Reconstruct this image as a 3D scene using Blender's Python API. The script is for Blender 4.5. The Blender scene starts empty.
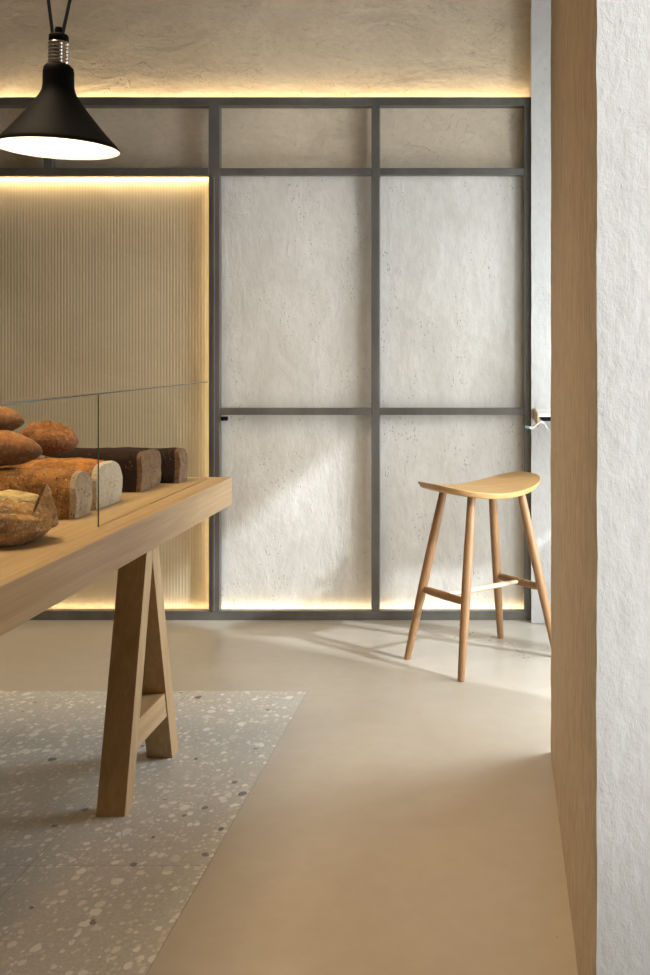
import bpy, bmesh, math, random
from mathutils import Vector, Matrix, noise
random.seed(7)
PI = math.pi
S = bpy.context.scene
COL = S.collection

# ------------------------------------------------------------------ camera, world, lights, exposure
F = 1000.0                      # focal length in pixels of the 650 px wide frame
H = 1.30                        # eye height
cam = bpy.data.cameras.new('camera'); camo = bpy.data.objects.new('camera', cam); COL.objects.link(camo)
cam.sensor_fit = 'HORIZONTAL'; cam.sensor_width = 36; cam.lens = 36 * F / 650
cam.shift_x = -(502 - 325) / 650; cam.shift_y = -137.5 / 650
cam.clip_start = 0.05
camo.location = (0, 0, H); camo.rotation_euler = (PI / 2, 0, 0)
S.camera = camo

w = bpy.data.worlds.new('world'); S.world = w; w.use_nodes = True
w.node_tree.nodes['Background'].inputs[0].default_value = (0.75, 0.87, 1, 1)
w.node_tree.nodes['Background'].inputs[1].default_value = 0.6

S.view_settings.view_transform = 'Standard'; S.view_settings.look = 'None'
S.view_settings.gamma = 1; S.view_settings.use_curve_mapping = False
S.view_settings.exposure = 0.42

def area(name, loc, direction, sx, sy, power, color, spread=180):
    l = bpy.data.lights.new(name, 'AREA'); l.shape = 'RECTANGLE'; l.size = sx; l.size_y = sy
    l.energy = power; l.color = color; l.spread = math.radians(spread)
    o = bpy.data.objects.new(name, l); COL.objects.link(o); o.location = loc
    o.rotation_euler = Vector(direction).to_track_quat('-Z', 'Y').to_euler()
    return o
COOL = (0.90, 0.955, 1.0); WARM = (1.0, 0.65, 0.33)
# daylight through the far window bay (right, behind the pier) and the near one (right, before the pier)
area('daylight_far_bay', (1.02, 3.86, 1.30), (-1, 0, -0.10), 1.15, 2.2, 60, COOL)
area('daylight_near_bay', (1.29, 1.12, 1.5), (-1, 0.25, -0.05), 0.85, 2.6, 22, COOL)
area('pier_front_fill', (1.05, -1.3, 1.6), (-.26, 1, 0), 0.45, 2.4, 2.5, (1, .97, .92), 24)  # added fill without a known source, brightens the pier front
# warm ceiling fixtures of the shop
area('ceiling_panel_aisle', (-0.15, 2.0, 3.30), (0, 0, -1), 0.5, 1.8, 3.6, WARM, 60)
area('ceiling_panel_table', (-1.7, 2.6, 3.30), (0, 0, -1), 0.9, 1.8, 24, (1, .76, .48), 110)
sun = bpy.data.lights.new('sun', 'SUN'); sun.energy = 2.8; sun.angle = math.radians(2.2); sun.color = (0.80, 0.90, 1.0)
suno = bpy.data.objects.new('sun', sun); COL.objects.link(suno)
suno.rotation_euler = Vector((-1, 0.60, -.8)).to_track_quat('-Z', 'Y').to_euler()

# ------------------------------------------------------------------ helpers
def P(px, py, y):               # photo pixel at depth y -> world point
    return Vector(((px - 502) * y / F, y, H + (350 - py) * y / F))

def link(name, bm, mats, parent=None, smooth=False, bevel=0.0, seg=2, sharp=50):
    if not isinstance(mats, (list, tuple)): mats = [mats]
    bmesh.ops.recalc_face_normals(bm, faces=bm.faces)
    me = bpy.data.meshes.new(name); bm.to_mesh(me); bm.free()
    for m in mats: me.materials.append(m)
    if smooth:
        for p in me.polygons: p.use_smooth = True
        me.set_sharp_from_angle(angle=math.radians(sharp))
    o = bpy.data.objects.new(name, me); COL.objects.link(o)
    if parent:
        o.parent = parent
        o.matrix_parent_inverse = parent.matrix_basis.inverted()
    if bevel:
        b = o.modifiers.new('bevel', 'BEVEL'); b.width = bevel; b.segments = seg; b.limit_method = 'ANGLE'
        b.angle_limit = math.radians(35)
    return o

def box(bm, x0, x1, y0, y1, z0, z1):
    v = [bm.verts.new((x, y, z)) for x in (x0, x1) for y in (y0, y1) for z in (z0, z1)]
    for f in ((0,1,3,2),(4,6,7,5),(0,4,5,1),(2,3,7,6),(0,2,6,4),(1,5,7,3)):
        bm.faces.new([v[i] for i in f])
    return bm
def bx(*a): return box(bmesh.new(), *a)

def prism_x(bm, pts, x0, x1):   # (y,z) outline extruded along x
    a = [bm.verts.new((x0, y, z)) for y, z in pts]; b = [bm.verts.new((x1, y, z)) for y, z in pts]
    bm.faces.new(a); bm.faces.new(b[::-1]); n = len(pts)
    for i in range(n): bm.faces.new((a[i], a[(i+1)%n], b[(i+1)%n], b[i]))
    return bm

def tube(bm, pts, rad, n=12, flat=(1, 1)):
    pts = [Vector(p) for p in pts]
    if not isinstance(rad, (list, tuple)): rad = [rad] * len(pts)
    rings = []
    up = Vector((0, 0, 1))
    for i, p in enumerate(pts):
        d = (pts[min(i+1, len(pts)-1)] - pts[max(i-1, 0)]).normalized()
        ref = up if abs(d.z) < .92 else Vector((0, 1, 0))
        a = d.cross(ref).normalized(); b = a.cross(d).normalized()
        rings.append([bm.verts.new(p + (a*math.cos(2*PI*k/n)*flat[0] + b*math.sin(2*PI*k/n)*flat[1]) * rad[i]) for k in range(n)])
    for r, s in zip(rings, rings[1:]):
        for k in range(n): bm.faces.new((r[k], r[(k+1)%n], s[(k+1)%n], s[k]))
    bm.faces.new(rings[0][::-1]); bm.faces.new(rings[-1])
    return bm

def lathe(bm, prof, n=48, caps=(False, False)):   # (r,z) profile about z
    rings = [[bm.verts.new((r*math.cos(2*PI*k/n), r*math.sin(2*PI*k/n), z)) for k in range(n)] for r, z in prof]
    for r, s in zip(rings, rings[1:]):
        for k in range(n): bm.faces.new((r[k], r[(k+1)%n], s[(k+1)%n], s[k]))
    if caps[0]: bm.faces.new(rings[0])
    if caps[1]: bm.faces.new(rings[-1])
    return bm

def thing(name, loc, label, cat, group=None):
    o = bpy.data.objects.new(name, None); COL.objects.link(o); o.location = loc; o.empty_display_size = .1
    bpy.context.view_layer.update()
    return tag(o, label, cat, group)
def tag(o, label, cat, group=None):
    o['label'] = label; o['category'] = cat
    if group: o['group'] = group
    return o
def struct(name, bm, mats, **k):
    o = link(name, bm, mats, **k); o['kind'] = 'structure'; return o

# ------------------------------------------------------------------ materials
class N:
    def __init__(s, name):
        s.m = bpy.data.materials.new(name); s.m.use_nodes = True; s.t = s.m.node_tree
        s.b = s.t.nodes['Principled BSDF']; s.tc = s.t.nodes.new('ShaderNodeTexCoord')
    def n(s, typ, **k):
        x = s.t.nodes.new(typ)
        for a, v in k.items():
            if hasattr(x, a): setattr(x, a, v)
        return x
    def l(s, a, b): s.t.links.new(a, b)
    def coord(s, scale=(1,1,1), src='Object', rot=(0,0,0)):
        mp = s.n('ShaderNodeMapping'); mp.inputs['Scale'].default_value = scale; mp.inputs['Rotation'].default_value = rot
        s.l(s.tc.outputs[src], mp.inputs[0]); return mp.outputs[0]
    def noise(s, scale, detail=4, rough=.55, co=None, dist=0):
        x = s.n('ShaderNodeTexNoise'); x.inputs['Scale'].default_value = scale; x.inputs['Detail'].default_value = detail
        x.inputs['Roughness'].default_value = rough; x.inputs['Distortion'].default_value = dist
        s.l(co or s.tc.outputs['Object'], x.inputs['Vector']); return x.outputs['Fac']
    def vor(s, scale, co=None, feature='F1', out='Distance', rand=1):
        x = s.n('ShaderNodeTexVoronoi'); x.feature = feature; x.inputs['Scale'].default_value = scale
        x.inputs['Randomness'].default_value = rand
        s.l(co or s.tc.outputs['Object'], x.inputs['Vector']); return x.outputs[out]
    def ramp(s, fac, stops):
        r = s.n('ShaderNodeValToRGB'); e = r.color_ramp.elements
        while len(e) < len(stops): e.new(.5)
        for q, (p, c) in zip(e, stops):
            q.position = p; q.color = (c, c, c, 1) if isinstance(c, (int, float)) else (*c, 1)
        s.l(fac, r.inputs[0]); return r.outputs[0]
    def mix(s, fac, a, b, mode='MIX'):
        x = s.n('ShaderNodeMix'); x.data_type = 'RGBA'; x.blend_type = mode
        for v, i in ((fac, 0), (a, 6), (b, 7)):
            if isinstance(v, (int, float)): x.inputs[i].default_value = v
            elif isinstance(v, tuple): x.inputs[i].default_value = (*v, 1)
            else: s.l(v, x.inputs[i])
        return x.outputs[2]
    def math(s, op, a, b=0.0):
        x = s.n('ShaderNodeMath'); x.operation = op
        for v, i in ((a, 0), (b, 1)):
            if isinstance(v, (int, float)): x.inputs[i].default_value = v
            else: s.l(v, x.inputs[i])
        return x.outputs[0]
    def bump(s, h, dist, strength=1, prev=None):
        b = s.n('ShaderNodeBump'); b.inputs['Distance'].default_value = dist; b.inputs['Strength'].default_value = strength
        s.l(h, b.inputs['Height'])
        if prev: s.l(prev, b.inputs['Normal'])
        return b.outputs[0]
    def out(s, color=None, rough=None, normal=None, **k):
        for v, i in ((color, 'Base Color'), (rough, 'Roughness')):
            if v is None: continue
            if isinstance(v, tuple): s.b.inputs[i].default_value = (*v, 1)
            elif isinstance(v, (int, float)): s.b.inputs[i].default_value = v
            else: s.l(v, s.b.inputs[i])
        if normal: s.l(normal, s.b.inputs['Normal'])
        for a, v in k.items(): s.b.inputs[a.replace('_', ' ')].default_value = v
        return s.m

def plaster(name, c1, c2, stretch=(1,1,1), pit=.0015, trowel=.006, tscale=2.2, pits_on=.45):
    t = N(name); co = t.coord(stretch)
    n1 = t.noise(tscale, 6, .6, co, .6); n2 = t.noise(28, 5, .65, co); n3 = t.noise(.7, 3, .5)
    col = t.mix(t.ramp(n1, [(.3, 0.0), (.7, 1.0)]), c1, c2)
    col = t.mix(t.ramp(n2, [(.35, .25), (.6, 0.0)]), col, tuple(x*.78 for x in c1))
    cav = t.ramp(t.noise(9, 6, .75, co, 1.2), [(.60, 0.0), (.66, 1.0)])
    pits = t.ramp(t.vor(60, co), [(.10, 1.0), (.22, 0.0)])
    pm = t.math('MULTIPLY', pits, t.ramp(t.noise(6, 3, .6, co), [(.5, 0.0), (.62, 1.0)]))
    col = t.mix(t.math('MULTIPLY', pm, pits_on), col, tuple(x*.45 for x in c1))
    b = t.bump(n1, trowel*3, 1)
    b = t.bump(cav, trowel*.5, .8, b)
    b = t.bump(n2, pit*2, 1, b)
    b = t.bump(t.math('SUBTRACT', 1.0, pm), pit*1.5, min(1, pits_on*2.2), b)
    return t.out(col, .92, b)

M = {}
M['plaster'] = plaster('lime_plaster', (.62,.525,.385), (.74,.64,.485), (1,1,1.5), .0015, .005, 3.5)
M['plaster_panel'] = plaster('rough_panel_plaster', (.61,.58,.52), (.76,.735,.68), (1.3,1,.6), .0016, .0036, 3, .85)
M['plaster_white'] = plaster('white_pier_plaster', (.74,.74,.72), (.82,.82,.80), (1.2,1.2,.7), .003, .0022, 3, .08)
def combed():
    t = N('combed_plaster'); co = t.coord((1, 18, 1.4)); co2 = t.coord((1, 75, 6))
    n1 = t.noise(2.4, 6, .65, co, .5); n2 = t.noise(3, 5, .7, co2)
    col = t.mix(t.ramp(n1, [(.3, 0.0), (.7, 1.0)]), (.68,.565,.42), (.80,.70,.55))
    col = t.mix(t.ramp(n2, [(.38, .8), (.58, 0.0)]), col, (.36,.27,.18))
    col = t.mix(t.ramp(t.noise(20, 3, .6, t.coord((1,3,.6))), [(.68, 0.0), (.74, .5)]), col, (.34,.27,.2))
    return t.out(col, .9, t.bump(n2, .004, 1, t.bump(n1, .007)))
M['combed'] = combed()
def floor_mat():
    t = N('microcement'); n1 = t.noise(1.3, 6, .6, None, .8); n2 = t.noise(14, 5, .6)
    col = t.mix(t.ramp(n1, [(.3, 0.0), (.7, 1.0)]), (.385,.345,.28), (.455,.415,.345))
    col = t.mix(t.ramp(n2, [(.4, .22), (.6, 0.0)]), col, (.35,.30,.235))
    sp = t.ramp(t.vor(7), [(.012, 1.0), (.022, 0.0)])
    col = t.mix(t.math('MULTIPLY', sp, .8), col, (.12,.09,.06))
    r = t.ramp(n1, [(.3, .27), (.7, .38)])
    return t.out(col, r, t.bump(n1, .004, .35))
M['floor'] = floor_mat()
def terrazzo():
    t = N('terrazzo'); base = t.noise(3, 5, .6)
    col = t.mix(base, (.42,.415,.38), (.56,.55,.51))
    col = t.mix(t.ramp(t.noise(120, 3, .6), [(.4, .5), (.6, 0.0)]), col, (.36,.345,.30))
    def chips(scale, thr, lo, c_stops, off, amt=1):
        nonlocal col
        mp = t.n('ShaderNodeMapping'); mp.inputs['Location'].default_value = off; mp.inputs['Scale'].default_value = (1, .8, 1)
        dn = t.n('ShaderNodeTexNoise'); dn.inputs['Scale'].default_value = scale*1.3
        t.l(t.tc.outputs['Object'], dn.inputs['Vector'])
        ad = t.mix(.012*40/scale, t.tc.outputs['Object'], dn.outputs['Color'], 'ADD')
        t.l(ad, mp.inputs[0])
        v = t.n('ShaderNodeTexVoronoi'); v.inputs['Scale'].default_value = scale; t.l(mp.outputs[0], v.inputs['Vector'])
        sep = t.n('ShaderNodeSeparateColor'); t.l(v.outputs['Color'], sep.inputs[0])
        size = t.math('MULTIPLY', t.math('MAXIMUM', t.math('SUBTRACT', sep.outputs[0], lo), 0.0), thr/(1-lo))
        m = t.math('LESS_THAN', v.outputs['Distance'], size)
        cc = t.ramp(sep.outputs[1], c_stops)
        col = t.mix(t.math('MULTIPLY', m, amt), col, cc)
    W = [(0, (.50,.47,.40)), (.5, (.62,.60,.54)), (1, (.74,.73,.68))]
    chips(80, .5, .2, [(0, (.40,.36,.29)), (.4, (.60,.58,.51)), (1, (.72,.70,.64))], (1,2,3), .8)
    chips(46, .50, .2, [(0, (.44,.40,.33)), (.3, (.62,.58,.50)), (1, (.80,.78,.72))], (4,1,0), .85)
    chips(28, .44, .45, W, (2,5,7), 1)
    chips(24, .36, .84, [(0, (.10,.10,.11)), (.6, (.18,.18,.19)), (1, (.22,.15,.11))], (9,3,1), 1)
    # slab joints
    sx = t.n('ShaderNodeSeparateXYZ'); t.l(t.tc.outputs['Object'], sx.inputs[0])
    def seam(o, c, per):
        a = t.math('PINGPONG', t.math('SUBTRACT', o, c), per/2)
        return t.math('LESS_THAN', a, .0014)
    sm = t.math('MAXIMUM', seam(sx.outputs[0], -.74, .45), seam(sx.outputs[1], 3.81, 1.29))
    col = t.mix(t.math('MULTIPLY', sm, .6), col, (.2,.18,.15))
    return t.out(col, .42)
M['terrazzo'] = terrazzo()

def wood(name, c1, c2, axis=1, rough=.5, ring=1.0):
    t = N(name); sc = [26, 26, 26]; sc[axis] = 1.3; sc2 = [120, 120, 120]; sc2[axis] = 3
    n1 = t.noise(1.0*ring, 5, .6, t.coord(tuple(sc)), .9); n2 = t.noise(1.2, 4, .6, t.coord(tuple(sc2)))
    col = t.mix(t.ramp(n1, [(.3, 0.0), (.68, 1.0)]), c1, c2)
    col = t.mix(t.ramp(n2, [(.35, .35), (.6, 0.0)]), col, tuple(x*.72 for x in c1))
    big = t.noise(1.5, 3, .5)
    col = t.mix(t.math('MULTIPLY', big, .25), col, tuple(x*.85 for x in c1))
    return t.out(col, rough, t.bump(n2, .0006, .6))
OAK1, OAK2 = (.40,.262,.122), (.53,.373,.20)
M['oak_y'] = wood('oak_along_table', OAK1, OAK2, 1)
M['oak_z'] = wood('oak_upright', OAK1, OAK2, 2)
M['oak_seat'] = wood('oak_seat', (.46,.26,.09), (.55,.33,.125), 0, .42)
M['oak_leg'] = wood('oak_turned', (.28,.145,.06), (.37,.205,.09), 2, .45)
M['oak_pale'] = wood('oak_footrest', (.62,.50,.33), (.72,.60,.42), 0, .35)

def steel():
    t = N('grey_steel'); n = t.noise(9, 5, .7, t.coord((1,1,.4)))
    col = t.mix(t.ramp(n, [(.35, 0.0), (.7, 1.0)]), (.125,.117,.102), (.175,.165,.145))
    return t.out(col, t.ramp(n, [(.3, .38), (.7, .55)]), None, Metallic=.35)
M['steel'] = steel()
def flat(name, c, rough=.5, **k): return N(name).out(c, rough, None, **k)
M['black'] = flat('matt_black_enamel', (.005,.005,.0055), .6, Specular_IOR_Level=.05)
M['black_rubber'] = flat('black_cable', (.01,.01,.01), .6)
M['white_in'] = flat('white_enamel', (.9,.86,.78), .5)
M['chrome'] = flat('nickel', (.75,.70,.62), .22, Metallic=1.0)
M['white'] = flat('white_board', (.78,.76,.70), .5)
M['teal'] = flat('verdigris_metal', (.12,.26,.24), .4, Metallic=.5)
def emis(name, c, s):
    m = flat(name, c, .5); b = m.node_tree.nodes['Principled BSDF']
    b.inputs['Emission Color'].default_value = (*c, 1); b.inputs['Emission Strength'].default_value = s; return m
M['led'] = emis('led_tape', (1, .74, .40), 26)
M['bulb'] = emis('warm_bulb', (1, .84, .62), 4)
def fluted():
    t = N('fluted_cream_panel'); n = t.noise(2.2, 6, .6, None, .6)
    col = t.mix(t.ramp(n, [(.3, 0.0), (.7, 1.0)]), (.50,.405,.26), (.60,.50,.335))
    return t.out(col, .55, t.bump(n, .004))
M['fluted'] = fluted()
def glass():
    t = N('clear_glass'); t.t.nodes.remove(t.b)
    o = t.t.nodes['Material Output']
    tr = t.n('ShaderNodeBsdfTransparent'); tr.inputs[0].default_value = (.96,.97,.96,1)
    gl = t.n('ShaderNodeBsdfGlossy'); gl.inputs['Roughness'].default_value = .02
    fr = t.n('ShaderNodeFresnel'); fr.inputs[0].default_value = 1.5
    ge = t.n('ShaderNodeNewGeometry')
    ff = t.math('MULTIPLY', t.math('SUBTRACT', 0.05, t.math('MULTIPLY', ge.outputs['Backfacing'], .05)), fr.outputs[0])
    mx = t.n('ShaderNodeMixShader'); t.l(ff, mx.inputs[0]); t.l(tr.outputs[0], mx.inputs[1]); t.l(gl.outputs[0], mx.inputs[2])
    t.l(mx.outputs[0], o.inputs[0]); return t.m
M['glass'] = glass()
M['glass_edge'] = flat('green_glass_edge', (.04,.075,.065), .12)

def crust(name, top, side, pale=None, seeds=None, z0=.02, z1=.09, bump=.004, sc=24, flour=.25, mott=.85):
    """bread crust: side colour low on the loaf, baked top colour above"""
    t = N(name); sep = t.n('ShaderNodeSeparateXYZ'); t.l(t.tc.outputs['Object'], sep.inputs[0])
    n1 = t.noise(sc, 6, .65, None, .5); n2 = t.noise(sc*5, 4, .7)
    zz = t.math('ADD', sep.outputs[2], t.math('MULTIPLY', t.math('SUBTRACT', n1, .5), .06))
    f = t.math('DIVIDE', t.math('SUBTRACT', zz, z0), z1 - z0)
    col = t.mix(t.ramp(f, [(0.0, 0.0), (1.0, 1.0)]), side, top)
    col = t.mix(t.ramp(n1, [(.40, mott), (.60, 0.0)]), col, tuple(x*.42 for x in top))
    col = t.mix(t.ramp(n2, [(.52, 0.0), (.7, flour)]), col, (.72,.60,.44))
    if seeds:
        v = t.n('ShaderNodeTexVoronoi'); v.inputs['Scale'].default_value = 170; t.l(t.coord((1, 1, .6)), v.inputs['Vector'])
        s2 = t.n('ShaderNodeSeparateColor'); t.l(v.outputs['Color'], s2.inputs[0])
        m = t.math('MULTIPLY', t.math('LESS_THAN', v.outputs['Distance'], .33), t.math('GREATER_THAN', s2.outputs[0], .62))
        col = t.mix(m, col, t.ramp(s2.outputs[1], seeds))
    return t.out(col, .8, t.bump(n2, bump*.9, 1, t.bump(n1, bump*2)), Specular_IOR_Level=.2)
SEED = [(0, (.06,.04,.025)), (.55, (.16,.09,.04)), (1, (.62,.45,.22))]
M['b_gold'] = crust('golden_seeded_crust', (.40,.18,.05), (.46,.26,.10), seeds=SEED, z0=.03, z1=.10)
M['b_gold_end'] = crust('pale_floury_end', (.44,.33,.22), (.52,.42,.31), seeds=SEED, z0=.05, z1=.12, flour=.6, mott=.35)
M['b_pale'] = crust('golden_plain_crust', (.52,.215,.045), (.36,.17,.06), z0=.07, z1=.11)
M['b_pale_end'] = crust('pale_side_crust', (.60,.50,.36), (.62,.54,.41), seeds=[(0,(.3,.2,.12)),(1,(.4,.28,.18))], z0=.12, z1=.16, flour=.7, mott=.2)
M['b_dark'] = crust('dark_rye_crust', (.036,.014,.006), (.032,.012,.005), seeds=[(0,(.015,.008,.005)),(.55,(.05,.022,.01)),(1,(.24,.13,.07))], bump=.006, sc=40, flour=.02)
M['b_dark_end'] = crust('rye_end_crust', (.21,.115,.055), (.30,.18,.10), seeds=[(0,(.04,.03,.02)),(1,(.10,.06,.03))], bump=.004, sc=40, flour=.3, mott=.55)
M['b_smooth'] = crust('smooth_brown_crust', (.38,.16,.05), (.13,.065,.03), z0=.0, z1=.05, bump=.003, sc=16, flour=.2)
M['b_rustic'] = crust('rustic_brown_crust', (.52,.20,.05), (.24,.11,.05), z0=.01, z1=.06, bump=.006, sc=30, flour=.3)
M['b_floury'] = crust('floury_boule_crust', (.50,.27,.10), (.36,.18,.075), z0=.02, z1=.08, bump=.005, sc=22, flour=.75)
M['b_crumb'] = crust('pale_torn_crust', (.74,.54,.23), (.62,.38,.14), z0=.05, z1=.09, bump=.005, sc=25, flour=.6)
M['b_ear'] = crust('dark_crust_edge', (.16,.07,.03), (.28,.15,.07), z0=.03, z1=.1, sc=30)

# ------------------------------------------------------------------ the room
YW = 4.90; YF = 4.81
CEIL = 3.42
XR = 0.92                                       # window plane on the right
# back wall with some real undulation
def grid_wall(x0, x1, z0, z1, y, step=.05, amp=.003):
    bm = bmesh.new(); nx = int((x1-x0)/step); nz = int((z1-z0)/step)
    g = [[bm.verts.new((x0+(x1-x0)*i/nx, y + amp*noise.noise(Vector((i*.11, j*.13, 3))), z0+(z1-z0)*j/nz)) for j in range(nz+1)] for i in range(nx+1)]
    for i in range(nx):
        for j in range(nz): bm.faces.new((g[i][j], g[i+1][j], g[i+1][j+1], g[i][j+1]))
    # give it thickness
    a = [bm.verts.new((x, y+.15, z)) for x, z in ((x0,z0),(x1,z0),(x1,z1),(x0,z1))]
    bm.faces.new(a)
    return bm
struct('floor', bx(-4.0, 1.3, -2.6, 5.05, -.10, 0.0), M['floor'])
struct('floor_terrazzo', bx(-4.0, -.74, -2.6, 3.81, -.002, .0015), M['terrazzo'])
struct('wall_back', grid_wall(-4.0, XR+.1, 0, CEIL, YW), M['plaster'], smooth=True)
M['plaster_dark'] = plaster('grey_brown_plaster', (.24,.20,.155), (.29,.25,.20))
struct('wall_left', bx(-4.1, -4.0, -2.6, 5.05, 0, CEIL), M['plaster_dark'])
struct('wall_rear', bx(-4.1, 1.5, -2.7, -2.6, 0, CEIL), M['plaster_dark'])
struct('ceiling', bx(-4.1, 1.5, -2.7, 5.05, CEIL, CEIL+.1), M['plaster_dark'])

# pier: combed tan face to the aisle, white coarse face to the front
def pier():
    bm = bmesh.new()
    x0, x1, y0, y1, z1 = .158, XR+.1, 1.67, 3.232, CEIL
    st = .025; nz = int(z1/st)
    path = []
    for i in range(17): path.append((x1 + (x0-x1)*i/16, y0))
    for i in range(1, 41): path.append((x0, y0 + (y1-y0)*i/40))
    for i in range(1, 9): path.append((x0 + (x1-x0)*i/8, y1))
    cols = []
    for k, (x, y) in enumerate(path):
        c = []
        for j in range(nz+1):
            z = z1*j/nz
            edge = 1.0 if k in (16, 56) else .35
            d = edge*.0022*noise.noise(Vector((x*9, y*9, z*9))) + edge*.0012*noise.noise(Vector((x*40, y*40, z*38)))
            c.append(bm.verts.new((x + d, y + d*.6, z)))
        cols.append(c)
    for k in range(len(path)-1):
        for j in range(nz):
            f = bm.faces.new((cols[k][j], cols[k+1][j], cols[k+1][j+1], cols[k][j+1]))
            f.material_index = 1 if 16 <= k < 56 else 0
            f.smooth = True
    return bm
o = struct('wall_pier', pier(), [M['plaster_white'], M['combed']], smooth=True, sharp=40)
# return wall to the right of the steel frame, white
def ret():
    bm = bmesh.new(); nz = 120
    cols = []
    for x, y in ((.14, YW), (.14, 4.765), (.30, 4.765), (.60, 4.765), (XR+.1, 4.765)):
        cols.append([bm.verts.new((x + .002*noise.noise(Vector((x*9, y*5, j*.35))), y, CEIL*j/nz)) for j in range(nz+1)])
    for a, b in zip(cols, cols[1:]):
        for j in range(nz): bm.faces.new((a[j], b[j], b[j+1], a[j+1]))
    return bm
M['plaster_grey'] = plaster('pale_grey_plaster', (.54,.53,.505), (.62,.61,.58), (1.2,1.2,.7), .002, .0022, 3, .3)
struct('wall_return', ret(), M['plaster_grey'])
# window wall: head, mullion, two added light blockers; the bays stay open to the daylight
struct('wall_right_head', bx(XR, XR+.06, 3.232, 4.765, 2.25, CEIL), M['plaster_white'])
struct('wall_right_sun_blocker', bx(XR, XR+.06, 3.96, 4.765, 1.63, 2.25), M['plaster_white'])  # unseen, added to cut the upper sun off the right-hand bay
struct('window_frame', bx(XR, XR+.06, 3.87, 3.96, 0, 2.25), M['steel'])
struct('wall_right_low_blocker', bx(XR, XR+.06, 4.28, 4.765, 0, .95), M['plaster_white'])  # unseen, added to darken the strip of wall below the counter
struct('wall_right_front', bx(1.32, 1.42, -2.6, 1.67, 0, CEIL), M['plaster_white'])
struct('wall_right_jamb', bx(XR+.02, 1.42, 1.70, 1.80, 0, CEIL), M['plaster_white'])

# ------------------------------------------------------------------ steel frame on the wall
K = YF / F
def fx(px): return (px-502)*K
def fz(py): return H + (350-py)*K
fr = thing('steel_partition_frame', (-1.3, YF+.02, 0), 'dark grey steel grid frame standing in front of the plaster back wall', 'partition frame')
D0, D1 = YF, YF+.038
TOPZ, BOTZ = fz(97), 0.0
XL = -3.98
def rail(y0p, y1p, x0, x1, name='rail', d0=D0, d1=D1):
    link(name, bx(x0, x1, d0, d1, max(fz(y1p), .0), fz(y0p)), M['steel'], fr, bevel=.002)
XE = fx(531)
rail(97, 105.5, XL, XE); link('led_baffle', bx(XL, XE, D1+.0003, YW-.005, TOPZ-.034, TOPZ-.028), M['steel'], fr)                                    # top; the plate behind is an unseen baffle added to shield the LED
rail(168, 176, XL, fx(208.5)); link('led_baffle', bx(XL, fx(208.5), D1+.0003, YW-.005, fz(168)-.008, fz(168)-.002), M['steel'], fr); rail(168, 175, fx(219.5), fx(371)); rail(168, 175, fx(379.5), fx(524))  # plate behind the left rail added to close in the LED light
rail(408, 415, fx(219.5), fx(371)); rail(408, 415, fx(379.5), fx(524))
rail(611, 621, XL, XE)                                     # bottom
def post(a, b, t=105.5, bt=611, name='post', d0=D0, d1=D1):
    link(name, bx(fx(a), fx(b), d0, d1, fz(bt)+.0002, fz(t)-.0002), M['steel'], fr, bevel=.002)
post(208.5, 219.5); post(371.3, 379.3); post(524, 531)
post(43.5, 52, 105.5, 168)
link('post_led_baffle', bx(fx(213), fx(214), D1+.0003, YW-.024, fz(611), fz(168)-.009), M['steel'], fr)  # unseen, added to stop the post LED leaking to the right
post(212.5, 215, 176, 611, 'slide_track', D0-.008, D0-.0004)
for px in (-120,): post(px, px+8, 105.5, 168)
k = link('knob', tube(bmesh.new(), [(fx(223), D0-.012, fz(419)), (fx(223), D1, fz(419))], .008), M['black'], fr, smooth=True)
link('knob_plate', bx(fx(219.6), fx(226), D1-.012, D1-.004, fz(421), fz(417)), M['black'], fr)

# fluted panel, lit from its edges
def flutes():
    bm = bmesh.new(); x0, x1 = XL, fx(208.5); z0, z1 = fz(611), fz(168)-.009
    pitch = .0152; n = int((x1-x0)/pitch*6); base = YW-.022
    prev = None
    for i in range(n+1):
        x = x0+(x1-x0)*i/n; y = base - .0009*abs(math.sin(PI*(x-x0)/pitch))
        c = (bm.verts.new((x, y, z0)), bm.verts.new((x, y, z1)))
        if prev: bm.faces.new((prev[0], c[0], c[1], prev[1]))
        prev = c
    a = [bm.verts.new(p) for p in ((x0, base+.012, z0), (x1, base+.012, z0), (x1, base+.012, z1), (x0, base+.012, z1))]
    bm.faces.new(a)
    return bm
tag(link('fluted_wall_panel', flutes(), M['fluted'], smooth=False), 'cream vertically fluted panel glowing behind the left bay of the steel frame', 'wall panel')

# two plaster bays: rough panels
def bay(x0, x1, z0, z1):
    bm = bx(x0, x1, YW-.022, YW-.006, z0, z1); return bm
def rough_bay(name, px0, px1, py0, py1, label):
    o = link(name, bay(fx(px0), fx(px1), fz(py1), fz(py0)), M['plaster_panel']); o['kind'] = 'structure'
rough_bay('wall_back_panel', 214, 375, 171, 616, ''); rough_bay('wall_back_panel', 375.2, 529, 171, 616, '')

# LED tapes (thin, tucked behind the steel)
def led(label, x0, x1, y0, y1, z0, z1, st, grp=None):
    o = link('led_strip', bx(x0, x1, y0, y1, z0, z1), st)
    return tag(o, label, 'led strip', 'LED strips behind the steel frame')
def ledm(s): return emis('led_tape_%d' % s, (1, .78, .48), s)
led('warm LED strip along the top of the steel frame, washing up the wall', XL+.02, XE-.02, D1+.004, D1+.012, TOPZ-.024, TOPZ-.016, ledm(28))
led('warm LED strip behind the upper rail above the fluted panel', XL+.02, fx(206), D1+.004, D1+.012, fz(168)-.022, fz(168)-.014, ledm(48))
led('warm LED strip behind the tall post at the right edge of the fluted panel', fx(209.5), fx(210.5), D1+.002, D1+.010, fz(606), fz(180), ledm(12))
led('warm LED strip behind the bottom rail of the steel frame', XL+.02, XE-.02, D1+.004, D1+.012, fz(611)-.012, fz(611)-.004, ledm(9))

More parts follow.
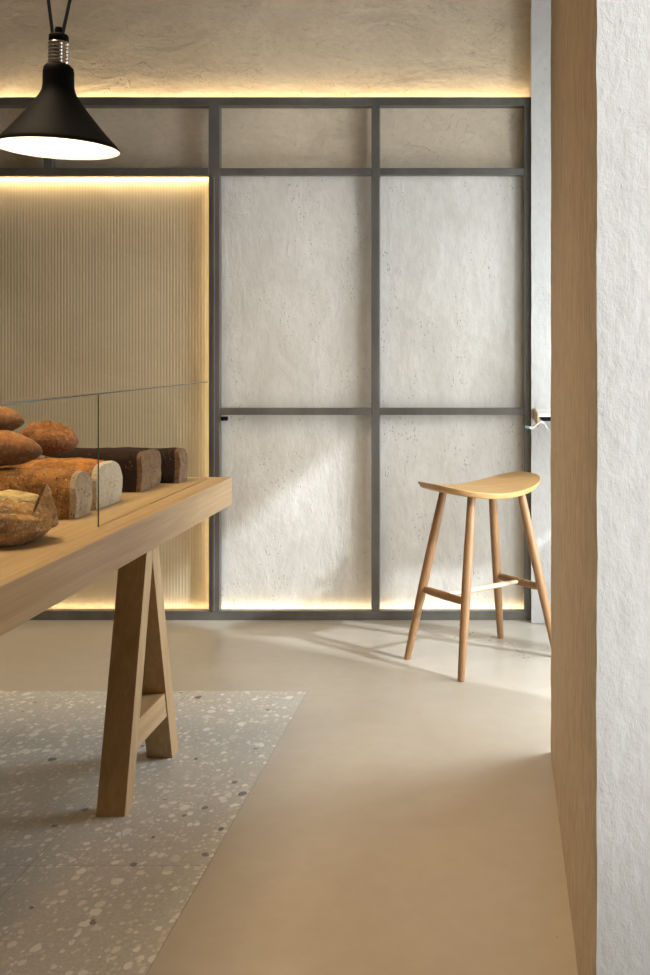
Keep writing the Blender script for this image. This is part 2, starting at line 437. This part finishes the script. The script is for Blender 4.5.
# ------------------------------------------------------------------ table
TH, TB = .87, .7775                      # top and underside
XT0, XT1, YT0, YT1 = -1.90, -.914, .75, 3.386
tb = thing('display_table', ((XT0+XT1)/2, (YT0+YT1)/2, 0), 'large solid oak display table carrying the loaves of bread', 'table')
link('tabletop', bx(XT0, XT1, YT0, YT1, TB, TH), M['oak_y'], tb, bevel=.0025)
def trestle(dy, x0, x1):
    near = [(2.781+dy, 0.0015), (2.84+dy, 0.0015), (3.003+dy, .668), (3.003+dy, TB), (2.973+dy, TB)]
    far = [(3.2445+dy, 0.0015), (3.182+dy, 0.0015), (3.0035+dy, .668), (3.0035+dy, TB), (3.034+dy, TB)]
    link('leg', prism_x(bmesh.new(), near, x0, x1), M['oak_z'], tb, bevel=.0015)
    link('leg', prism_x(bmesh.new(), far, x0, x1), M['oak_z'], tb, bevel=.0015)
    link('crossbar', prism_x(bmesh.new(), [(2.876+dy, .150), (3.140+dy, .150), (3.118+dy, .229), (2.897+dy, .229)], x0+.008, x1-.003), M['oak_y'], tb, bevel=.0015)
for dy in (0, -1.75):
    trestle(dy, -1.130, -1.049); trestle(dy, -1.771, -1.69)

# glass guard
XG = -.979; GT = 1.195; gy = 2.43; g1 = 3.33
gg = thing('glass_guard', (XG, 2.4, TH), 'clear glass guard standing along the right edge of the oak table', 'glass guard')
for a, b in ((1.45, gy-.001), (gy+.001, g1)):
    p = link('pane', bx(XG-.008, XG, a, b, TH, GT-.003), M['glass'], gg)
    link('pane_edge', bx(XG-.008, XG, a, b, GT-.003, GT), M['glass_edge'], gg)
link('pane_joint', bx(XG-.0030, XG-.0005, gy-.0008, gy+.0008, TH, GT-.003), M['glass_edge'], gg)

# ------------------------------------------------------------------ bread
def tin_loaf(label, x1, y0, y1, L, h, mats, seed, cat='bread', grp=None, lean=.03, round_=.35, dome=.012):
    """tin loaf lying along x; its right end at x1; z from the table top"""
    bm = bmesh.new(); wd = y1-y0; nu, ns = 30, 44
    def section(u):
        pts = []
        for k in range(ns):
            a = 2*PI*k/ns + PI/ns
            c, s = math.cos(a), math.sin(a)
            e = 14 if s < 0 else 2.0/(round_+.32)
            r = (abs(c)**e + abs(s)**e)**(-1/e)
            y, z = r*c*wd/2, r*s
            z = (z+1)/2*h
            y *= 1 - lean*(1-z/h)
            if s > 0: z += dome*(1-(2*y/wd)**2)*math.sin(PI*min(max(u,.05),.95))**.5
            pts.append((y, z))
        return pts
    rings = []
    for i in range(nu+1):
        u = i/nu; uu = .5 - .5*math.cos(PI*u)
        uu = uu*.35 + u*.65
        shr = 1.0
        d = min(uu, 1-uu)*L
        if d < .010: shr = 1 - .03*(1-d/.010)**2
        ring = []
        for (y, z) in section(uu):
            yy, zz = y*shr, (z-h/2)*shr + h/2
            if z < .004: zz = 0
            p = Vector((-L + uu*L, yy, zz))
            n = noise.noise(p*22 + Vector((seed, 0, 0)))*.0045 + noise.noise(p*70 + Vector((0, seed, 0)))*.0016
            q = Vector((0, yy, zz-h/2)); q = q/max(q.length, .001)
            if zz > .006: p += q*n
            # bulge of the ends with height
            p.x += (.005*math.sin(PI*min(zz/h, 1)))*(uu*2-1)
            if i in (0, nu): p.x += noise.noise(Vector((p.y*40, p.z*40, seed)))*.003
            ring.append(bm.verts.new(p))
        rings.append(ring)
    for i in range(nu):
        for k in range(ns):
            f = bm.faces.new((rings[i][k], rings[i][(k+1)%ns], rings[i+1][(k+1)%ns], rings[i+1][k]))
            if i >= nu-2 or i < 2: f.material_index = 1
    for rr in (rings[0], rings[-1]):
        c = sum((v.co for v in rr), Vector())/ns; cv = bm.verts.new(c + Vector((.004 if rr is rings[-1] else -.004, 0, 0)))
        prev = rr
        for t_ in (.8, .55, .3):
            new = []
            for v in rr:
                q = c.lerp(v.co, t_); q.x += (noise.noise(Vector((q.y*45, q.z*45, seed+2)))*.003 + .004*(1-t_))*(1 if rr is rings[-1] else -1)
                new.append(bm.verts.new(q))
            for k in range(ns):
                bm.faces.new((prev[k], prev[(k+1)%ns], new[(k+1)%ns], new[k])).material_index = 1
            prev = new
        for k in range(ns): bm.faces.new((prev[k], prev[(k+1)%ns], cv)).material_index = 1
    o = link('tin_loaf', bm, mats, smooth=True)
    o.location = (x1-.007, (y0+y1)/2, TH+.0005)
    return tag(o, label, cat, 'tin loaves in a row on the table')
tin_loaf('seeded golden tin loaf nearest the front of the table, pale floury end', -1.078, 2.532, 2.640, .30, .112, [M['b_gold'], M['b_gold_end']], 1.3, round_=.45)
tin_loaf('larger pale tin loaf with golden top, cut by the glass joint', -1.082, 2.672, 2.862, .30, .117, [M['b_pale'], M['b_pale_end']], 4.1, round_=.38, dome=.012)
tin_loaf('dark rye tin loaf in front of the last dark loaf', -1.084, 3.012, 3.192, .29, .117, [M['b_dark'], M['b_dark_end']], 7.7, round_=.08, dome=.006)
tin_loaf('small dark rye tin loaf at the far end of the row', -1.036, 3.218, 3.308, .30, .106, [M['b_dark'], M['b_dark_end']], 9.2, round_=.12, dome=.004)

def batard(name, label, cx, cy, zb, L, W, Hh, rotz, mat, seed, tilt=0, point=1.7, slashes=0, nz=.004):
    bm = bmesh.new(); nu, ns = 44, 36
    rings = []
    for i in range(nu+1):
        u = -1 + 2*i/nu; prof = max(1e-3, (1-abs(u)**point))**.62
        ring = []
        for k in range(ns):
            a = 2*PI*k/ns; c, s = math.cos(a), math.sin(a)
            y = c*W/2*prof; z = s*Hh/2*prof
            if s < 0: z *= .72
            p = Vector((u*L/2, y, z))
            nn = noise.noise(p*20+Vector((seed,0,0)))*nz + noise.noise(p*60+Vector((seed,3,0)))*nz*.45
            if slashes and s > -.1:
                # long torn cut along the top
                d = abs(y - .012*math.sin(u*3+seed) - .01) / (W*.5)
                nn += .010*math.exp(-((d-.22)/.10)**2)*prof - .007*math.exp(-(d/.10)**2)*prof
                nn += .004*abs(noise.noise(p*38+Vector((0,seed,0))))
            q = Vector((0, c, s)); p += q*nn*min(1, prof*1.5)
            ring.append(bm.verts.new(p))
        rings.append(ring)
    for i in range(nu):
        for k in range(ns):
            bm.faces.new((rings[i][k], rings[i][(k+1)%ns], rings[i+1][(k+1)%ns], rings[i+1][k]))
    bm.faces.new(rings[0]); bm.faces.new(rings[-1])
    o = link(name, bm, mat, smooth=True)
    o.rotation_euler = (0, tilt, rotz)
    o.location = (cx, cy, zb + Hh/2*.72 + .001)
    return tag(o, label, 'bread', 'oval loaves piled on the tin loaves')
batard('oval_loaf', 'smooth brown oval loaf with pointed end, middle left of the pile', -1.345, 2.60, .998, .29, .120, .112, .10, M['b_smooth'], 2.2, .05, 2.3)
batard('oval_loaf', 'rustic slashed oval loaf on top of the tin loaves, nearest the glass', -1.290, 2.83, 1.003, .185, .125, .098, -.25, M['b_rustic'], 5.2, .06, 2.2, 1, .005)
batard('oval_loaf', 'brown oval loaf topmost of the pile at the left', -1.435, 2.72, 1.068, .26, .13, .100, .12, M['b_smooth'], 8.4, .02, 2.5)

def boule():
    """round loaf torn open along its score, with a raised pointed lip to the right"""
    R = .104
    root = thing('round_loaf', (-1.108, 2.235, TH), 'floury round loaf split on top with a pointed lip, frontmost on the table', 'bread')
    bm = bmesh.new(); nu, nv = 96, 64
    rows = []
    for j in range(nv+1):
        ph = -PI/2 + PI*j/nv; row = []
        for i in range(nu):
            th = 2*PI*i/nu
            d = Vector((math.cos(th)*math.cos(ph), math.sin(th)*math.cos(ph), math.sin(ph)))
            p = Vector((d.x*R, d.y*R*.98, (d.z*.050 if d.z > 0 else d.z*.060)))
            n = noise.noise(p*18)*.005 + noise.noise(p*55)*.002
            if d.z > .0:
                # crescent groove and raised crumb
                rr = math.hypot(p.x+.02, p.y+.05)
                n += .005*math.exp(-((rr-.045)/.010)**2) - .005*math.exp(-((rr-.062)/.009)**2)
            zr_ = .016 + .012*math.sin(th*1.7+.6)
            n += .004*math.exp(-((p.z-zr_)/.006)**2) - .005*math.exp(-((p.z-zr_-.013)/.005)**2)
            p += d*n
            p.z = max(p.z, -.050) + .0508
            row.append(bm.verts.new(p))
        rows.append(row)
    for j in range(nv):
        for i in range(nu):
            try: bm.faces.new((rows[j][i], rows[j][(i+1)%nu], rows[j+1][(i+1)%nu], rows[j+1][i]))
            except ValueError: pass
    bmesh.ops.remove_doubles(bm, verts=bm.verts, dist=.0004)
    for v in bm.verts: v.co += Vector(root.location)
    link('crust', bm, M['b_floury'], root, smooth=True)
    # torn pale inside, bulging up behind the score
    bm = bmesh.new(); nu, nv = 32, 14; rows = []
    for j in range(nv+1):
        ph = PI/2*j/nv; row = []
        for i in range(nu):
            th = 2*PI*i/nu
            p = Vector((math.cos(th)*math.cos(ph)*.098, math.sin(th)*math.cos(ph)*.066, math.sin(ph)*.042+.070))
            p += p.normalized()*(noise.noise(p*30)*.006)
            p += Vector((-.014, .020, .000))
            row.append(bm.verts.new(p + Vector(root.location)))
        rows.append(row)
    for j in range(nv):
        for i in range(nu): bm.faces.new((rows[j][i], rows[j][(i+1)%nu], rows[j+1][(i+1)%nu], rows[j+1][i]))
    bmesh.ops.remove_doubles(bm, verts=bm.verts, dist=.0004)
    link('torn_top', bm, M['b_crumb'], root, smooth=True)
    # lip: a crust flap wrapping the right side and rising to a point
    bm = bmesh.new(); n = 26; inner, outer = [], []
    for i in range(n+1):
        t_ = i/n; th = -1.25 + 1.9*t_
        dt = t_-.72; hgt = .040 + .090*math.exp(-(dt/(.30 if dt < 0 else .16))**2)
        lo, hi = [], []
        for j in range(9):
            s = j/8
            r = R*(1.0 - .02*s - .16*s*s) + .003*noise.noise(Vector((t_*8, s*4, 1)))
            z = .034 + (hgt-.034)*s
            base = Vector((math.cos(th)*r, math.sin(th)*r*.98, z)) + Vector(root.location)
            lo.append(bm.verts.new(base + Vector((math.cos(th)*.0035, math.sin(th)*.0035, 0))))
            hi.append(bm.verts.new(base - Vector((math.cos(th), math.sin(th), 0))*(.010*(1-s*.6))))
        outer.append(lo); inner.append(hi)
    for i in range(n):
        for j in range(8):
            bm.faces.new((outer[i][j], outer[i+1][j], outer[i+1][j+1], outer[i][j+1]))
            bm.faces.new((inner[i][j], inner[i][j+1], inner[i+1][j+1], inner[i+1][j])).material_index = 1
        bm.faces.new((outer[i][8], outer[i+1][8], inner[i+1][8], inner[i][8])).material_index = 1
        bm.faces.new((outer[i][0], inner[i][0], inner[i+1][0], outer[i+1][0]))
    for i in (0, n):
        for j in range(8): bm.faces.new((outer[i][j], outer[i][j+1], inner[i][j+1], inner[i][j]))
    link('crust_lip', bm, [M['b_floury'], M['b_ear']], root, smooth=True)
boule()

# ------------------------------------------------------------------ stool
def stool():
    ctr = Vector((-.084, 4.22, 0)); u = Vector((.775, .632, 0)); v = Vector((.632, -.775, 0))
    root = thing('bar_stool', ctr, 'oak bar stool with curved saddle seat beside the pier', 'stool')
    # saddle seat, built as a thick curved board
    bm = bmesh.new(); na, nr = 72, 14; th = .024
    def zt(s, q): return .712 + .050*abs(s/.276)**2.0 + .004*(q/.165)**2
    top, bot = [], []
    for i in range(nr+1):
        r = i/nr; rt, rb = [], []
        for k in range(na):
            a = 2*PI*k/na; c, s = math.cos(a), math.sin(a); e = 2.6
            m = (abs(c)**e + abs(s)**e)**(-1/e)
            x, y = m*c*.276*r, m*s*.182*r
            y -= .012*(x/.243)**2
            p = ctr + u*x + v*y
            rt.append(bm.verts.new(p + Vector((0, 0, zt(x, y)))))
            k2 = 1 - .045*(r**6)
            p2 = ctr + u*x*k2 + v*y*k2
            rb.append(bm.verts.new(p2 + Vector((0, 0, zt(x, y) - th))))
        top.append(rt); bot.append(rb)
    for L_, fl in ((top, 1), (bot, 0)):
        for i in range(1, nr):
            for k in range(na): bm.faces.new((L_[i][k], L_[i][(k+1)%na], L_[i+1][(k+1)%na], L_[i+1][k]))
        c0 = bm.verts.new(sum((q.co for q in L_[0]), Vector())/na)
        for k in range(na): bm.faces.new((c0, L_[1][k], L_[1][(k+1)%na]))
        bmesh.ops.delete(bm, geom=L_[0], context='VERTS')
    for k in range(na): bm.faces.new((top[nr][k], top[nr][(k+1)%na], bot[nr][(k+1)%na], bot[nr][k]))
    link('seat', bm, M['oak_seat'], root, smooth=True, bevel=.004, seg=3)
    feet = dict(L=(-.399, 4.207), F=(-.161, 3.927), B=(-.0065, 4.514), R=(.231, 4.234))
    def at(k, z):
        fx_, fy_ = feet[k]; rel = Vector((fx_, fy_, 0)) - ctr; t_ = z/.70
        return ctr + rel*(1-.48*t_) + Vector((0, 0, z))
    for k in 'LFBR':
        zs = [.0005, .012, .15, .30, .45, .60, .705]; rs = [.0135, .0145, .0170, .0195, .0195, .0180, .0165]
        link('leg', tube(bmesh.new(), [at(k, z) for z in zs], rs, 20), M['oak_leg'], root, smooth=True)
    zs_ = .295
    for a, b in ('LF', 'BR'):
        pa, pb = at(a, zs_), at(b, zs_)
        pts = [pa.lerp(pb, t_) for t_ in (.04, .15, .5, .85, .96)]
        link('side_stretcher', tube(bmesh.new(), pts, [.011, .014, .015, .014, .011], 14, (.8, 1.15)), M['oak_leg'], root, smooth=True)
    m1 = at('L', zs_).lerp(at('F', zs_), .5); m2 = at('B', zs_).lerp(at('R', zs_), .5)
    o = link('cross_stretcher', tube(bmesh.new(), [m1.lerp(m2, t_) for t_ in (.02, .2, .5, .8, .98)], [.010, .013, .0145, .013, .010], 14, (1.1, .8)), M['oak_pale'], root, smooth=True)
    o['label'] = 'paler wooden crossbar between the side stretchers'
stool()

# ------------------------------------------------------------------ window counter and leaflet behind the pier
ct = thing('window_counter', (.5, 4.5, 0), 'white counter shelf by the window, seen past the edge of the pier', 'counter')
link('top', bx(.1585, XR-.002, 4.30, 4.762, 1.0125, 1.022), M['white'], ct, bevel=.001)
link('dark_edge', bx(.170, XR-.002, 4.305, 4.755, .994, 1.012), M['black'], ct)
link('end_piece', bx(.1515, .158, 4.30, 4.762, .968, 1.022), M['oak_z'], ct, bevel=.001)
def clip():
    bm = bmesh.new()
    prof = [(.099, .968), (.118, .963), (.136, .964), (.152, .980), (.166, .990), (.178, .984), (.192, .966), (.200, .948)]
    y = 4.262; wd = .034; t_ = .009
    rows = []
    for x, z in prof:
        rows.append([bm.verts.new((x, y, z)), bm.verts.new((x, y+wd, z)), bm.verts.new((x, y+wd, z+t_)), bm.verts.new((x, y, z+t_))])
    for i in range(len(rows)-1):
        for k in range(4):
            f = bm.faces.new((rows[i][k], rows[i][(k+1)%4], rows[i+1][(k+1)%4], rows[i+1][k]))
            if i < 1: f.material_index = 1
    bm.faces.new(rows[0]); bm.faces.new(rows[-1][::-1])
    o = link('curled_bracket', bm, [flat('dull_metal', (.45,.43,.38), .5), M['teal']], ct)
clip()

# ------------------------------------------------------------------ pendant lamp
def pendant():
    Y = 2.40; k = Y/F
    cx = (58-502)*k; zr = H + (350-149)*k
    root = thing('pendant_lamp', (cx, Y, zr), 'black conical pendant lamp hanging over the bread table', 'pendant lamp')
    rot = Matrix.Rotation(math.radians(0.4), 4, 'Y')
    T = Matrix.Translation((cx, Y, zr)) @ rot
    def fin(bm): bmesh.ops.transform(bm, matrix=T, verts=bm.verts); return bm
    px = k
    # outer shade: profile of (r,z) from the rim up
    prof = [(58.0, 0), (58.2, 1.2), (55, 5.5), (46, 15.5), (37.5, 26), (29, 37), (22.5, 46), (18, 53), (15.6, 58), (14.7, 63), (14.6, 76), (13.8, 81), (11, 84), (6, 85.5)]
    bm = lathe(bmesh.new(), [(r*px, z*px) for r, z in prof], 64, (False, True))
    link('shade', fin(bm), M['black'], root, smooth=True)
    inn = [(57.8, 0), (54, 4.8), (45, 14.8), (36.5, 25.3), (28, 36.3), (21.5, 45.3), (17, 52.3), (14.6, 57.5), (6, 58)]
    bm = lathe(bmesh.new(), [(r*px, z*px) for r, z in inn], 64, (False, True))
    o = link('shade_lining', fin(bm), M['white_in'], root, smooth=True); o['label'] = 'white inner lining'
    # ridged clear/nickel socket
    sp = [(9, 85)]
    for i in range(6):
        z = 85.5 + i*3.5
        sp += [(9.2, z), (9.8, z+1), (9.8, z+2.2), (9.2, z+3.2)]
    sp += [(9.0, 107)]
    bm = lathe(bmesh.new(), [(r*px, z*px) for r, z in sp], 40, (True, True))
    o = link('socket', fin(bm), M['chrome'], root, smooth=True); o['label'] = 'ridged nickel socket'
    bm = lathe(bmesh.new(), [(r*px, z*px) for r, z in [(8.6, 107), (9.3, 107.6), (9.3, 113), (8, 114.5), (4, 115.5), (4, 119), (3.2, 121.5), (1, 122)]], 32, (True, True))
    link('cap', fin(bm), M['black'], root, smooth=True)
    bm = bmesh.new(); bmesh.ops.create_uvsphere(bm, u_segments=24, v_segments=16, radius=9.5*px)
    bmesh.ops.translate(bm, verts=bm.verts, vec=(0, 0, 40*px))
    link('bulb', fin(bm), M['bulb'], root, smooth=True)
    # two cables up to the ceiling
    for (x0, y0, x1, y1) in ((52.5, 33.5, 48.3, 0), (62.5, 34, 70, 0)):
        a, b = P(x0, y0, Y), P(x1, y1, Y)
        top = a + (b-a)*((CEIL - a.z)/(b.z - a.z))
        link('cable', tube(bmesh.new(), [a, top], .0042, 8), M['black_rubber'], root, smooth=True)
    bl = bpy.data.lights.new('bulb_light', 'POINT'); bl.energy = 1.3; bl.color = (1, .82, .58); bl.shadow_soft_size = .03
    lo = bpy.data.objects.new('bulb_light', bl); COL.objects.link(lo); lo.location = T @ Vector((0, 0, 14*px))
pendant()
